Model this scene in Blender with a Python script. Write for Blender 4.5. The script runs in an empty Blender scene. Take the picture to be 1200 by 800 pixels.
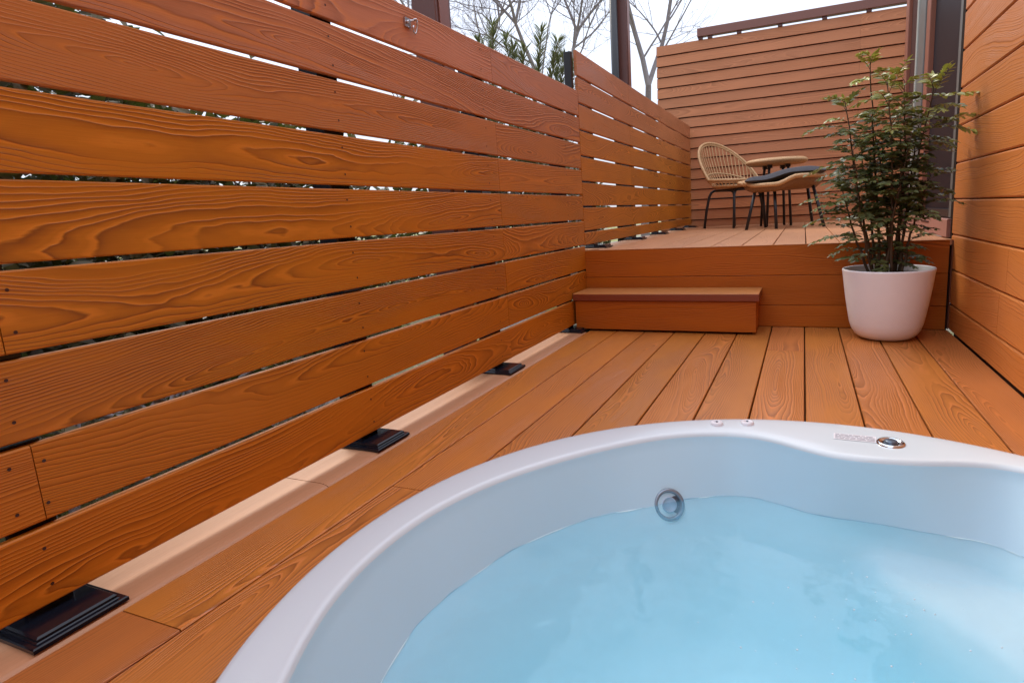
import bpy, math, random
from mathutils import Vector, Matrix
R = math.radians
rng = random.Random(12)
scene = bpy.context.scene
COL = scene.collection

# ------------------------------------------------------------------ mesh builder
class MB:
    """collects faces with uv, per-face seed and a material slot; build() links ONE mesh object"""
    def __init__(s):
        s.v = []; s.sd = []; s.f = []; s.uv = []; s.mi = []; s.sm = []
    def verts(s, pts, seed=0.0):
        i = len(s.v)
        s.v += [tuple(p) for p in pts]; s.sd += [seed] * len(pts)
        return i
    def face(s, idx, uv=None, m=0, smooth=False):
        s.f.append(tuple(idx)); s.uv.append(uv or [(0, 0)] * len(idx)); s.mi.append(m); s.sm.append(smooth)
    def extrude(s, prof, o, ex, ey, el, L, seed=None, m=0, caps=True, u0=0.0, smooth=False):
        """profile (list of 2d points, counter-clockwise looking down -el) extruded along el from point o"""
        if seed is None: seed = rng.random()
        o = Vector(o); ex = Vector(ex); ey = Vector(ey); el = Vector(el)
        n = len(prof)
        a = s.verts([o + ex * p[0] + ey * p[1] for p in prof], seed)
        b = s.verts([o + ex * p[0] + ey * p[1] + el * L for p in prof], seed)
        per = [0.0]
        for k in range(n):
            p, q = prof[k], prof[(k + 1) % n]
            per.append(per[-1] + math.hypot(q[0] - p[0], q[1] - p[1]))
        for k in range(n):
            k2 = (k + 1) % n
            s.face((a + k, a + k2, b + k2, b + k), [(u0, per[k]), (u0, per[k + 1]), (u0 + L, per[k + 1]), (u0 + L, per[k])], m, smooth)
        if caps:
            s.face([a + k for k in reversed(range(n))], [(prof[k][0] * .3, prof[k][1]) for k in reversed(range(n))], m)
            s.face([b + k for k in range(n)], [(prof[k][0] * .3, prof[k][1]) for k in range(n)], m)
    def box(s, lo, hi, m=0, seed=None, axis=1, bev=0.0):
        """box whose grain runs along the axis"""
        lo = Vector(lo); hi = Vector(hi); d = hi - lo
        E = [Vector((1, 0, 0)), Vector((0, 1, 0)), Vector((0, 0, 1))]
        a1, a2 = [(1, 2), (2, 0), (0, 1)][axis]
        w, h = d[a1], d[a2]
        b = min(bev, w * .45, h * .45)
        pr = [(b, 0), (w - b, 0), (w, b), (w, h - b), (w - b, h), (b, h), (0, h - b), (0, b)] if b > 0 else [(0, 0), (w, 0), (w, h), (0, h)]
        s.extrude(pr, lo, E[a1], E[a2], E[axis], d[axis], seed, m)
    def tube(s, pts, rad, n=8, m=0, seed=0.0, closed=False, caps=True):
        pts = [Vector(p) for p in pts]
        if not hasattr(rad, '__len__'): rad = [rad] * len(pts)
        N = len(pts); rings = []; prev = None; u = 0
        us = []
        for i, p in enumerate(pts):
            if closed: t = pts[(i + 1) % N] - pts[i - 1]
            else: t = pts[min(i + 1, N - 1)] - pts[max(i - 1, 0)]
            t.normalize()
            if prev is None:
                x = t.orthogonal().normalized()
            else:
                x = prev - t * prev.dot(t)
                x = x.normalized() if x.length > 1e-6 else t.orthogonal().normalized()
            prev = x; y = t.cross(x)
            if i: u += (p - pts[i - 1]).length
            us.append(u)
            rings.append(s.verts([p + (x * math.cos(2 * math.pi * k / n) + y * math.sin(2 * math.pi * k / n)) * rad[i] for k in range(n)], seed))
        M = N if closed else N - 1
        for i in range(M):
            a, b = rings[i], rings[(i + 1) % N]
            for k in range(n):
                k2 = (k + 1) % n
                s.face((a + k, a + k2, b + k2, b + k), [(us[i], k / n * .2), (us[i], (k + 1) / n * .2), (us[min(i + 1, N - 1)], (k + 1) / n * .2), (us[min(i + 1, N - 1)], k / n * .2)], m, True)
        if not closed and caps and n > 3:
            s.face([rings[0] + k for k in reversed(range(n))], None, m)
            s.face([rings[-1] + k for k in range(n)], None, m)
    def lathe(s, prof, o, n=48, m=0, axis=(0, 0, 1), seed=0.0):
        """prof = [(radius, height)], outside faces outward when listed bottom to top"""
        o = Vector(o); az = Vector(axis).normalized(); ax = az.orthogonal().normalized(); ay = az.cross(ax)
        if abs(az.z) > .999: ax = Vector((1, 0, 0)); ay = Vector((0, 1, 0)) * (1 if az.z > 0 else -1)
        rings = []
        for (r, h) in prof:
            rings.append(s.verts([o + az * h + (ax * math.cos(2 * math.pi * k / n) + ay * math.sin(2 * math.pi * k / n)) * max(r, 1e-4) for k in range(n)], seed))
        for i in range(len(prof) - 1):
            a, b = rings[i], rings[i + 1]
            for k in range(n):
                k2 = (k + 1) % n
                s.face((a + k, a + k2, b + k2, b + k), None, m, True)
    def build(s, name, mats, parent=None, local=False):
        off = Vector((0, 0, 0))
        if parent is not None and not local:
            q = parent
            while q is not None:
                off += q.location; q = q.parent
        me = bpy.data.meshes.new(name)
        me.from_pydata([tuple(Vector(v) - off) for v in s.v], [], s.f)
        if not isinstance(mats, (list, tuple)): mats = [mats]
        for m in mats: me.materials.append(m)
        uvl = me.uv_layers.new(name='UVMap')
        flat = []
        for uv in s.uv:
            for c in uv: flat += [c[0], c[1]]
        uvl.data.foreach_set('uv', flat)
        at = me.attributes.new('seed', 'FLOAT', 'FACE'); at.data.foreach_set('value', [s.sd[f[0]] for f in s.f])
        me.polygons.foreach_set('material_index', s.mi)
        me.polygons.foreach_set('use_smooth', s.sm)
        me.update()
        o = bpy.data.objects.new(name, me); COL.objects.link(o)
        if parent is not None: o.parent = parent
        return o

def tag(o, label=None, cat=None, group=None, kind=None):
    if label: o['label'] = label
    if cat: o['category'] = cat
    if group: o['group'] = group
    if kind: o['kind'] = kind
    return o
def thing(name, label, cat, loc=(0, 0, 0), rz=0.0, group=None):
    o = bpy.data.objects.new(name, None); COL.objects.link(o)
    o.location = loc; o.rotation_euler = (0, 0, rz); o.empty_display_size = .05
    return tag(o, label, cat, group)
def copy_tree(o, parent=None):
    c = o.copy(); COL.objects.link(c)
    if parent is not None: c.parent = parent
    for ch in list(o.children): copy_tree(ch, c)
    return c
def boolean_cut(o, cutter):
    md = o.modifiers.new('cut', 'BOOLEAN'); md.operation = 'DIFFERENCE'; md.object = cutter; md.solver = 'EXACT'
    bpy.context.view_layer.update()
    dg = bpy.context.evaluated_depsgraph_get()
    me = bpy.data.meshes.new_from_object(o.evaluated_get(dg), preserve_all_data_layers=True, depsgraph=dg)
    o.modifiers.clear(); old = o.data; o.data = me; nm = old.name
    bpy.data.meshes.remove(old); me.name = nm

# ------------------------------------------------------------------ materials
class NT:
    def __init__(s, name):
        s.mat = bpy.data.materials.new(name); s.mat.use_nodes = True
        s.t = s.mat.node_tree; s.t.nodes.clear()
        s.out = s.n('ShaderNodeOutputMaterial')
    def n(s, typ, **kw):
        nd = s.t.nodes.new(typ)
        for k, v in kw.items(): setattr(nd, k, v)
        return nd
    def put(s, sock, v):
        if isinstance(v, bpy.types.NodeSocket): s.t.links.new(v, sock)
        elif isinstance(v, (tuple, list)):
            sock.default_value = tuple(v) + ((1,) if len(sock.default_value) == 4 and len(v) == 3 else ())
        else: sock.default_value = v
    def math(s, op, a, b=0.0, c=None):
        nd = s.n('ShaderNodeMath', operation=op); s.put(nd.inputs[0], a); s.put(nd.inputs[1], b)
        if c is not None: s.put(nd.inputs[2], c)
        return nd.outputs[0]
    def comb(s, x, y, z=0.0):
        nd = s.n('ShaderNodeCombineXYZ'); s.put(nd.inputs[0], x); s.put(nd.inputs[1], y); s.put(nd.inputs[2], z); return nd.outputs[0]
    def noise(s, vec, scale, detail=2.0, rough=.5, out='Fac'):
        nd = s.n('ShaderNodeTexNoise'); s.put(nd.inputs['Vector'], vec); s.put(nd.inputs['Scale'], scale)
        s.put(nd.inputs['Detail'], detail); s.put(nd.inputs['Roughness'], rough); return nd.outputs[out]
    def mix(s, f, a, b, blend='MIX'):
        nd = s.n('ShaderNodeMix', data_type='RGBA', blend_type=blend)
        s.put(nd.inputs[0], f); s.put(nd.inputs[6], a); s.put(nd.inputs[7], b); return nd.outputs[2]
    def ramp(s, f, stops):
        nd = s.n('ShaderNodeValToRGB'); s.put(nd.inputs[0], f)
        e = nd.color_ramp.elements
        while len(e) < len(stops): e.new(.5)
        for el, (p, c) in zip(e, stops):
            el.position = p; el.color = (c, c, c, 1) if not hasattr(c, '__len__') else tuple(c) + (1,)
        return nd.outputs[0]
    def bump(s, h, strength, dist):
        nd = s.n('ShaderNodeBump'); s.put(nd.inputs['Height'], h); s.put(nd.inputs['Strength'], strength); s.put(nd.inputs['Distance'], dist)
        return nd.outputs[0]
    def bsdf(s, color, rough=.5, spec=.5, metal=0.0, normal=None, coat=0.0, **kw):
        b = s.n('ShaderNodeBsdfPrincipled')
        s.put(b.inputs['Base Color'], color); s.put(b.inputs['Roughness'], rough); s.put(b.inputs['Metallic'], metal)
        s.put(b.inputs['Specular IOR Level'], spec); s.put(b.inputs['Coat Weight'], coat)
        for k, v in kw.items(): s.put(b.inputs[k.replace('_', ' ')], v)
        if normal is not None: s.put(b.inputs['Normal'], normal)
        s.t.links.new(b.outputs[0], s.out.inputs['Surface']); return b
    def obj(s): return s.n('ShaderNodeTexCoord').outputs['Object']
    def sep(s, v):
        nd = s.n('ShaderNodeSeparateXYZ'); s.put(nd.inputs[0], v); return nd.outputs

def wood(name, light, dark, ring=.0062, contrast=.6, bumpd=.0012, rough=.45, spec=.5, var=.12, hl=.0, glare=None, alt=None):
    t = NT(name)
    uv = t.sep(t.n('ShaderNodeUVMap', uv_map='UVMap').outputs[0]); u, v = uv[0], uv[1]
    sd = t.n('ShaderNodeAttribute', attribute_name='seed').outputs['Fac']
    s37 = t.math('MULTIPLY', sd, 37.0); s91 = t.math('MULTIPLY', sd, 91.0)
    rs2 = t.math('FRACT', t.math('MULTIPLY', sd, 411.0)); rs3 = t.math('FRACT', t.math('MULTIPLY', sd, 757.0))
    us = t.math('ADD', t.math('MULTIPLY', u, .80), s37)
    nc = t.n('ShaderNodeSeparateColor')
    t.put(nc.inputs[0], t.noise(t.comb(us, s91, 0.0), 1.0, 1.0, .4, 'Color'))
    d = t.math('MULTIPLY', t.math('SUBTRACT', nc.outputs[0], .5), t.math('ADD', .20, t.math('MULTIPLY', rs2, .30)))
    v0 = t.math('ADD', t.math('MULTIPLY', t.math('SUBTRACT', nc.outputs[1], .5), .34), t.math('ADD', .0, t.math('MULTIPLY', rs3, .125)))
    dv = t.math('SUBTRACT', v, v0)
    r = t.math('SQRT', t.math('ADD', t.math('MULTIPLY', dv, dv), t.math('MULTIPLY', d, d)))
    wob = t.noise(t.comb(t.math('ADD', t.math('MULTIPLY', u, 5.0), s91), t.math('MULTIPLY', v, 16.0), s37), 1.0, 2.0, .5)
    r = t.math('ADD', r, t.math('MULTIPLY', t.math('SUBTRACT', wob, .5), .019))
    wob2 = t.noise(t.comb(t.math('ADD', t.math('MULTIPLY', u, 22.0), s37), t.math('MULTIPLY', v, 90.0), s91), 1.0, 1.0, .5)
    r = t.math('ADD', r, t.math('MULTIPLY', t.math('SUBTRACT', wob2, .5), .0022))
    # uneven ring widths
    rw = t.noise(t.comb(t.math('MULTIPLY', r, 22.0), s37, 0.0), 1.0, 1.0, .5)
    ph = t.math('ADD', t.math('DIVIDE', r, t.math('MULTIPLY', ring, t.math('ADD', .8, t.math('MULTIPLY', rs2, .5)))), t.math('MULTIPLY', rw, 6.0))
    saw = t.math('FRACT', ph)
    line = t.ramp(saw, [(0.0, .12), (.40, .14), (.74, .62), (.88, 1.0), (1.0, .12)])
    amp = t.ramp(t.noise(t.comb(t.math('ADD', t.math('MULTIPLY', u, 2.6), s91), t.math('MULTIPLY', v, 9.0), s37), 1.0, 2.0, .55), [(.32, .16), (.58, 1.0)])
    line = t.math('MULTIPLY', line, amp)
    hi = t.math('MULTIPLY', t.ramp(saw, [(0.0, 1.0), (.10, .75), (.24, .0), (.92, .0), (1.0, 1.0)]), amp)
    fib = t.noise(t.comb(t.math('ADD', t.math('MULTIPLY', u, 9.0), s91), t.math('MULTIPLY', v, 420.0), s37), 1.0, 2.0, .6)
    blot = t.noise(t.comb(t.math('ADD', t.math('MULTIPLY', u, 1.8), s91), t.math('MULTIPLY', v, 7.0), s37), 1.0, 2.0, .5)
    lt = light
    if alt: lt = t.mix(t.math('FRACT', t.math('MULTIPLY', sd, 53.0)), light, alt)
    if glare:
        veil = t.math('MULTIPLY', t.math('FLOOR', sd), .1)  # paler upper boards: sky glare put into the wood colour
        lt = t.mix(veil, light, glare[0]); dark = t.mix(veil, dark, glare[1])
    col = t.mix(t.math('MULTIPLY', line, contrast), lt, dark)
    if hl: col = t.mix(t.math('MULTIPLY', hi, hl), col, tuple(min(.8, c * 1.5 + .012) for c in light))
    fibc = t.math('ADD', .90, t.math('MULTIPLY', fib, .2))
    val = t.math('MULTIPLY', fibc, t.math('ADD', 1.0 - var * .9, t.math('MULTIPLY', blot, var * 1.8)))
    rs = t.math('FRACT', t.math('MULTIPLY', sd, 173.0))
    val = t.math('MULTIPLY', val, t.math('ADD', 1.0 - var, t.math('MULTIPLY', rs, var * 2)))
    col = t.mix(1.0, col, t.comb(val, val, val), 'MULTIPLY')
    h = t.math('SUBTRACT', t.math('MULTIPLY', fib, .25), line)
    rg = t.math('ADD', rough - .04, t.math('MULTIPLY', line, .1))
    t.bsdf(col, rg, spec, normal=t.bump(h, .75, bumpd))
    return t.mat

def plain(name, col, rough=.5, spec=.5, metal=0.0, var=.06, nscale=12.0, bumps=.0, bscale=60., coat=0.0):
    t = NT(name); o = t.obj()
    f = t.noise(o, nscale, 3.0, .6)
    k = t.math('ADD', 1 - var, t.math('MULTIPLY', f, 2 * var))
    c = t.mix(1.0, col, t.comb(k, k, k), 'MULTIPLY')
    nm = t.bump(t.noise(o, bscale, 3.0, .6), .6, bumps) if bumps else None
    t.bsdf(c if var else col, t.math('ADD', rough - .04, t.math('MULTIPLY', f, .08)) if var else rough, spec, metal, nm, coat)
    return t.mat

LIGHT, DARK = (.49, .161, .009), (.145, .036, .002)
M_fence = wood('fence wood', LIGHT, DARK, contrast=.74, bumpd=.0012, rough=.48, spec=.32, var=.09, hl=.5, glare=((.49, .188, .088), (.19, .060, .026)))  # last colour pair paints the sky glare on the upper rows
M_deck = wood('deck wood', (.50, .165, .044), (.19, .052, .007), ring=.0062, contrast=.74, bumpd=.0010, rough=.36, spec=.7, var=.11, hl=.55, alt=(.54, .195, .030))
M_deck_lit = wood('lit deck wood', (.58, .27, .125), (.36, .14, .055), ring=.009, contrast=.5, bumpd=.0008, rough=.42, spec=.6, var=.08)  # deck wood lightened: stronger light on the upper deck put into the colour
M_riser = wood('riser wood', (.43, .110, .005), (.21, .042, .002), ring=.0066, contrast=.78, bumpd=.0008, rough=.48, spec=.25, var=.09, hl=.5)
M_kerb = wood('kerb wood', (.52, .265, .135), (.40, .19, .09), ring=.012, contrast=.07, bumpd=.0001, rough=.52, spec=.6, var=.04)
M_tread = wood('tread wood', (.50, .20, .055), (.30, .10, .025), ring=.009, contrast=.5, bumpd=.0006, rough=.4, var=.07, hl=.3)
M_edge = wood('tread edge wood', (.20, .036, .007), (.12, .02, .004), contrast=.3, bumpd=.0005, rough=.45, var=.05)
M_house = wood('house cladding', (.55, .178, .032), (.29, .080, .012), ring=.0078, contrast=.55, bumpd=.0014, rough=.46, spec=.55, var=.09, hl=.3)
M_back = wood('screen cladding', (.51, .182, .062), (.31, .10, .030), ring=.010, contrast=.55, bumpd=.0010, rough=.52, var=.09, hl=.3)
M_shadowgap = plain('dark batten', (.06, .018, .012), .7, .2)
M_brown = plain('brown aluminium', (.11, .037, .027), .4, .5, var=.05)
M_brownlight = plain('light brown trim', (.26, .09, .05), .45, .5, var=.05)
M_black = plain('black aluminium', (.008, .009, .015), .14, .35, var=.1)
M_blackm = plain('black steel tube', (.012, .011, .013), .38, .5, var=.1)
M_screw = plain('screw head', (.05, .018, .012), .45, .5, .3)
M_under = plain('dark underside', (.02, .012, .008), .9, .1)
M_pot = plain('white planter', (.78, .78, .79), .42, .45, var=.03, nscale=25, bumps=.0006, bscale=220)
M_soil = plain('soil', (.035, .025, .018), .95, .1, var=.5, nscale=60, bumps=.02, bscale=50)
M_pebble = plain('grey pebbles', (.33, .32, .32), .8, .3, var=.5, nscale=120)
M_acry = plain('white acrylic', (.62, .695, .725), .20, .5, var=.0, nscale=5, coat=.1)
M_basin_bounce = plain('basin acrylic with blue bounce', (.50, .685, .775), .35, .22, var=.0, nscale=5)  # bluish tint is bounce light from the water put into the colour
M_acryw = plain('wet acrylic', (.82, .96, .98), .5, .05, var=.0, nscale=5)
M_chrome = plain('chrome', (.62, .64, .66), .12, .5, 1.0, var=.05)
M_jet = plain('jet ring', (.22, .27, .32), .18, .6, .45, var=.05)
M_jetpale = plain('jet nozzle', (.42, .52, .62), .4, .4)
M_jetdark = plain('jet inner', (.10, .13, .17), .3, .5, .4)
M_grey = plain('pale grey print', (.30, .30, .34), .5, .4)
M_lab = plain('sticker', (.74, .74, .77), .35, .4)
M_alum = plain('grey aluminium', (.15, .155, .145), .45, .4, .3)
M_alumlight = plain('pale aluminium', (.36, .38, .34), .5, .4, .2)
M_rail = plain('brown rail', (.21, .085, .06), .45, .5)
M_cush = plain('charcoal fabric', (.080, .076, .082), .95, .15, var=.18, nscale=180, bumps=.002, bscale=700)
M_sill = plain('sill', (.36, .17, .13), .5, .4)
M_bark = plain('bark', (.19, .155, .145), .9, .2, var=.4, nscale=14, bumps=.01, bscale=30)
M_twig = plain('twig bark', (.27, .235, .235), .9, .2, var=.3, nscale=9)
M_stem = plain('shrub stem', (.085, .055, .030), .7, .3, var=.3, nscale=30)
M_steel = plain('steel', (.55, .53, .55), .25, .5, 1.0)

def rattan(name, c1, c2):
    t = NT(name); o = t.obj()
    w = t.noise(o, 160.0, 2.0, .5)
    c = t.mix(t.ramp(w, [(.35, 0.0), (.65, 1.0)]), c1, c2)
    t.bsdf(c, .55, .4, normal=t.bump(w, .7, .003)); return t.mat
M_rattan = rattan('rattan', (.66, .41, .20), (.44, .24, .10))
def weave(name):
    t = NT(name); uv = t.n('ShaderNodeUVMap', uv_map='UVMap').outputs[0]
    ck = t.n('ShaderNodeTexBrick'); t.put(ck.inputs['Vector'], uv)
    t.put(ck.inputs['Scale'], 60.0); t.put(ck.inputs['Color1'], (.50, .26, .10)); t.put(ck.inputs['Color2'], (.36, .17, .06)); t.put(ck.inputs['Mortar'], (.14, .06, .02))
    t.put(ck.inputs['Mortar Size'], .06)
    t.bsdf(ck.outputs[0], .6, .4, normal=t.bump(ck.outputs[1], .6, -.004)); return t.mat
M_weave = weave('woven rattan')

def leafmat(name, c1, c2, rough=.4, trans=.35):
    t = NT(name)
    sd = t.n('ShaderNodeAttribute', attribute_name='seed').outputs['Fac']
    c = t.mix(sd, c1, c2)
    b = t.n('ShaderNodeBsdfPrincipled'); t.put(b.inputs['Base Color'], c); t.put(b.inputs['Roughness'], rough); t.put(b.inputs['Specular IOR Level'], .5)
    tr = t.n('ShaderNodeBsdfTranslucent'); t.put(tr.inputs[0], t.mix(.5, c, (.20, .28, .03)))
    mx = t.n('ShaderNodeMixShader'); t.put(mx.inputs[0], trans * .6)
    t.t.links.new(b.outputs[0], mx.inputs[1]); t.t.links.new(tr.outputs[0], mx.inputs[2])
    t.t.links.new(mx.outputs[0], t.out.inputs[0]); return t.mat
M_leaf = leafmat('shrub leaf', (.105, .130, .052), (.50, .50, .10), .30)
M_needle = leafmat('conifer needle', (.13, .155, .10), (.26, .28, .13), .5)
M_hedge = leafmat('garden leaf', (.040, .030, .018), (.15, .115, .055), .6)

def screenmat():
    t = NT('dark glass'); o = t.obj()
    f = t.noise(o, 2.2, 2.0, .5)
    c = t.mix(f, (.008, .008, .012), (.016, .015, .020))
    t.bsdf(c, .42, .12); return t.mat
M_glass = screenmat()

def groundmat():
    t = NT('garden soil and dry grass'); o = t.obj()
    a = t.noise(o, .9, 3.0, .6); b = t.noise(o, 14.0, 4.0, .7); c2 = t.noise(o, 60.0, 2.0, .6)
    c = t.mix(t.ramp(b, [(.3, 0.0), (.7, 1.0)]), (.17, .14, .11), (.42, .38, .34))
    c = t.mix(t.ramp(a, [(.42, 0.0), (.56, 1.0)]), c, t.mix(c2, (.12, .14, .03), (.38, .36, .12)))
    t.bsdf(c, .9, .2, normal=t.bump(b, .8, .05)); return t.mat
M_ground = groundmat()

# ------------------------------------------------------------------ dimensions (metres; lower deck is z = 0, the plank fence runs along +y)
FX = -.08           # fence face
WX = 1.65           # house wall face
YR, H = 3.058, .407 # riser of the upper deck
YB = 6.5            # privacy screen at the far end
TC = Vector((1.073, .794, 0)); TR = .828
PW = .15
Y0 = -1.1

# ------------------------------------------------------------------ decks
def deck_boards(mb, y0, y1, z, ks, joints, x_of=lambda k: k * PW, w=PW):
    for k in ks:
        ys = [y0] + joints.get(k, []) + [y1]
        for a, b in zip(ys, ys[1:]):
            lo = a + (.0012 if a != y0 else 0); hi = b - (.0012 if b != y1 else 0)
            xa = x_of(k) + .0024; xb = min(x_of(k) + w - .0024, WX - .002)
            mb.box((xa, lo, z - .024), (xb, hi, z), bev=.0022, axis=1)
    return mb
mb = MB()
deck_boards(mb, Y0, YR - .004, 0, range(0, 11), {0: [.514], 1: [-.6, 1.025], 2: [-.2], 6: [2.542], 9: [2.9]})
deck = mb.build('deck', [M_deck])
mb = MB(); mb.box((-.01, Y0, -.050), (WX + .03, YR + .02, -.034), axis=1)  # dark sheet added below the planks so the gaps stay dark
under = mb.build('added_dark_sheet', [M_under])
mb = MB(); mb.lathe([(.0, -1), (.800, -1), (.800, 1), (.0, 1)], TC, 128)
cutter = mb.build('cutter', [M_under])
boolean_cut(deck, cutter); boolean_cut(under, cutter)
bpy.data.objects.remove(cutter)
tag(deck, 'lower deck of orange-brown grooved planks around the tub', 'deck', kind='structure')
tag(under, 'added dark sheet under the lower deck planks', 'ground', kind='structure')

mb = MB()
deck_boards(mb, YR + .004, YB - .05, H, range(0, 11), {2: [4.4], 5: [5.1], 8: [4.0]})
for k in range(11, 15):
    y_ = 4.81 if k < 13 else 5.21
    mb.box((k * PW + .0024, y_, H - .024), (min((k + 1) * PW - .0024, 1.99 if k == 12 else 9), YB - .05, H), bev=.0022, axis=1)
mb.box((WX + .001, 4.81, H - .045), (1.99, YB - .03, H - .03), m=1)
mb.box((-.001, YR + .02, H - .045), (WX - .004, YB - .03, H - .03), m=1)
up = mb.build('upper_deck', [M_deck_lit, M_under]); tag(up, 'raised rear deck of planks carrying the rattan seats', 'deck', kind='structure')
# riser front of the upper deck
mb = MB()
for z0, z1 in ((.0005, .1075), (.1095, .2565), (.2585, .4035)):
    mb.box((-.0795, YR, z0), (1.636, YR + .022, z1), axis=0, bev=.0016)
mb.box((-.0795, YR + .024, -.65), (1.647, YR + .05, H - .03), m=1, axis=0)
mb.box((-.15, YR + .055, -.65), (-.13, YB + .2, H - .03), m=1, axis=1)
mb.box((-.0795, YR - .001, .4045), (1.646, YR + .0035, H), axis=0, m=2)
rs = mb.build('deck_riser', [M_riser, M_under, M_tread]); tag(rs, 'plank riser between the two decks', 'deck riser', kind='structure')
# kerb boards under the fence
mb = MB()
pr = [(0, 0), (.146, 0), (.1465, .012), (.1455, .0155), (.142, .0192), (.136, .0220), (.127, .0240), (.115, .0250), (0, .025)]
for a, b in ((Y0, .985), (.9875, YR - .236)):
    mb.extrude(pr, (-.149, a, -.024), (1, 0, 0), (0, 0, 1), (0, 1, 0), b - a)
kb = mb.build('kerb', [M_kerb]); tag(kb, 'pale kerb board under the plank fence', 'kerb', kind='structure')
mb = MB()
mb.extrude(pr, (-.149, YR + .06, H - .024), (1, 0, 0), (0, 0, 1), (0, 1, 0), YB - .1 - YR)
kb2 = mb.build('kerb', [M_kerb]); tag(kb2, 'pale kerb board along the upper deck', 'kerb', kind='structure')

# ------------------------------------------------------------------ plank fences
def screws(mb, y, zc, dz, m):
    for s in (-1, 1):
        c = Vector((FX + .0012, y + rng.uniform(-.004, .004), zc + s * dz + rng.uniform(-.004, .004)))
        n = 8; i = mb.verts([c + Vector((0, math.cos(2 * math.pi * k / n), math.sin(2 * math.pi * k / n))) * .0029 for k in range(n)])
        mb.face([i + k for k in range(n)], None, m)
def fence(label, y0, y1, rows, joints, posts, zdeck, ztop, zglare):
    root = thing('plank_fence', label, 'fence', (FX, (y0 + y1) / 2, zdeck), group='plank fence panels')
    mb = MB()
    for i, (z0, z1) in enumerate(rows):
        ys = [y0] + joints.get(i, []) + [y1]
        h = z1 - z0
        for a, b in zip(ys, ys[1:]):
            lo = a + (.0008 if a != y0 else 0); hi = b - (.0008 if b != y1 else 0)
            jx = rng.uniform(-.0007, .0007)
            bv = .0025
            T_ = .016; pr = [(bv, 0), (T_ - bv, 0), (T_, bv), (T_, h - bv), (T_ - bv, h), (bv, h), (0, h - bv), (0, bv)]
            # profile x (depth) / z ; extrude along y.  face at FX
            mb.extrude([(p[0], p[1]) for p in pr], (FX - T_ + jx, lo, z0), (1, 0, 0), (0, 0, 1), (0, 1, 0), hi - lo, seed=rng.random() * .998 + int(10 * min(1, max(0, (z0 - zglare) / .38 + rng.uniform(-.1, .1)))))  # whole part of the seed sets the painted glare, growing with height
        for (py) in posts:
            if not (y0 + .02 < py < y1 - .02): continue
            js = joints.get(i, [])
            if any(abs(py - j) < .05 for j in js):
                screws(mb, py - .022, (z0 + z1) / 2, h * .27, 1); screws(mb, py + .022, (z0 + z1) / 2, h * .27, 1)
            else: screws(mb, py, (z0 + z1) / 2, h * .27, 1)
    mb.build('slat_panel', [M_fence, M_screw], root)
    for py in posts:
        m1 = MB(); m1.box((FX - .081, py - .035, zdeck + .0175), (FX - .017, py + .035, ztop), axis=2, bev=.003)
        post = m1.build('post', [M_black], root)
        m2 = MB()
        cx, cy = -.081, py
        hx, hy = .069, .068
        def ring(hx_, hy_, z): return m2.verts([(cx - hx_, cy - hy_, z), (cx + hx_, cy - hy_, z), (cx + hx_, cy + hy_, z), (cx - hx_, cy + hy_, z)])
        zs = [(0, .0012), (0, .0072), (.002, .0092), (.009, .0092), (.011, .0105), (.011, .0150), (.0140, .0178)]
        rr = [ring(hx - e, hy - e, zdeck + z) for e, z in zs]
        for a, b in zip(rr, rr[1:]):
            for k in range(4):
                m2.face((a + k, a + (k + 1) % 4, b + (k + 1) % 4, b + k))
        m2.face([rr[-1] + k for k in range(4)])
        m2.build('base_plate', [M_black], post)
    return root
P1 = .1365
rows1 = [(.031 + P1 * i, .031 + P1 * i + P1 - .0102) for i in range(9)]
J = 2.108
fence('long plank fence panel beside the tub, orange-brown with gaps between boards', Y0, 3.060, rows1,
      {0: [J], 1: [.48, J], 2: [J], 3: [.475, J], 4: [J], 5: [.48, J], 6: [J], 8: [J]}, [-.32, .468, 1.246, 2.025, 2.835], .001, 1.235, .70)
P2 = .1357
rows2 = [(max(1.455 - P2 * (i + 1) + .011, .437), 1.455 - P2 * i) for i in range(8)]
fence('short plank fence panel on the upper deck, rising above the long panel', 3.066, YB - .055, rows2,
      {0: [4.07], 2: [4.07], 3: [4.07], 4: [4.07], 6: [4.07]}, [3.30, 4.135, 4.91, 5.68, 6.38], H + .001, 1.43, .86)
# black upright seen at the panel change
mb = MB(); mb.box((FX - .062, 3.036, 1.10), (FX - .0215, 3.060, 1.445), axis=2, bev=.002)
tag(mb.build('fence_bracket', [M_blackm]), 'short black upright bridging the two fence panels', 'bracket')

# latch hook on top board
root = thing('latch_hook', 'small steel hook screwed to the top fence board', 'hook', (FX, 1.59, 1.195))
mb = MB(); mb.box((FX + .001, 1.570, 1.186), (FX + .006, 1.598, 1.214), bev=.001); mb.tube([(FX + .005, 1.578, 1.2), (FX + .016, 1.578, 1.2)], .005); mb.build('mount_plate', [M_steel], root)
mb = MB()
pts = [(FX + .006, 1.604, 1.212)]
for k in range(13):
    a = R(110 - 290 * k / 12)
    pts.append((FX + .016 + .004 * math.sin(a), 1.606 + .010 * math.cos(a), 1.193 + .020 * math.sin(a)))
mb.tube(pts, .0026, 8); mb.tube([(FX + .004, 1.588, 1.207), (FX + .015, 1.598, 1.207), (FX + .016, 1.605, 1.21)], .003, 8)
mb.build('hook_wire', [M_steel], root)

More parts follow.
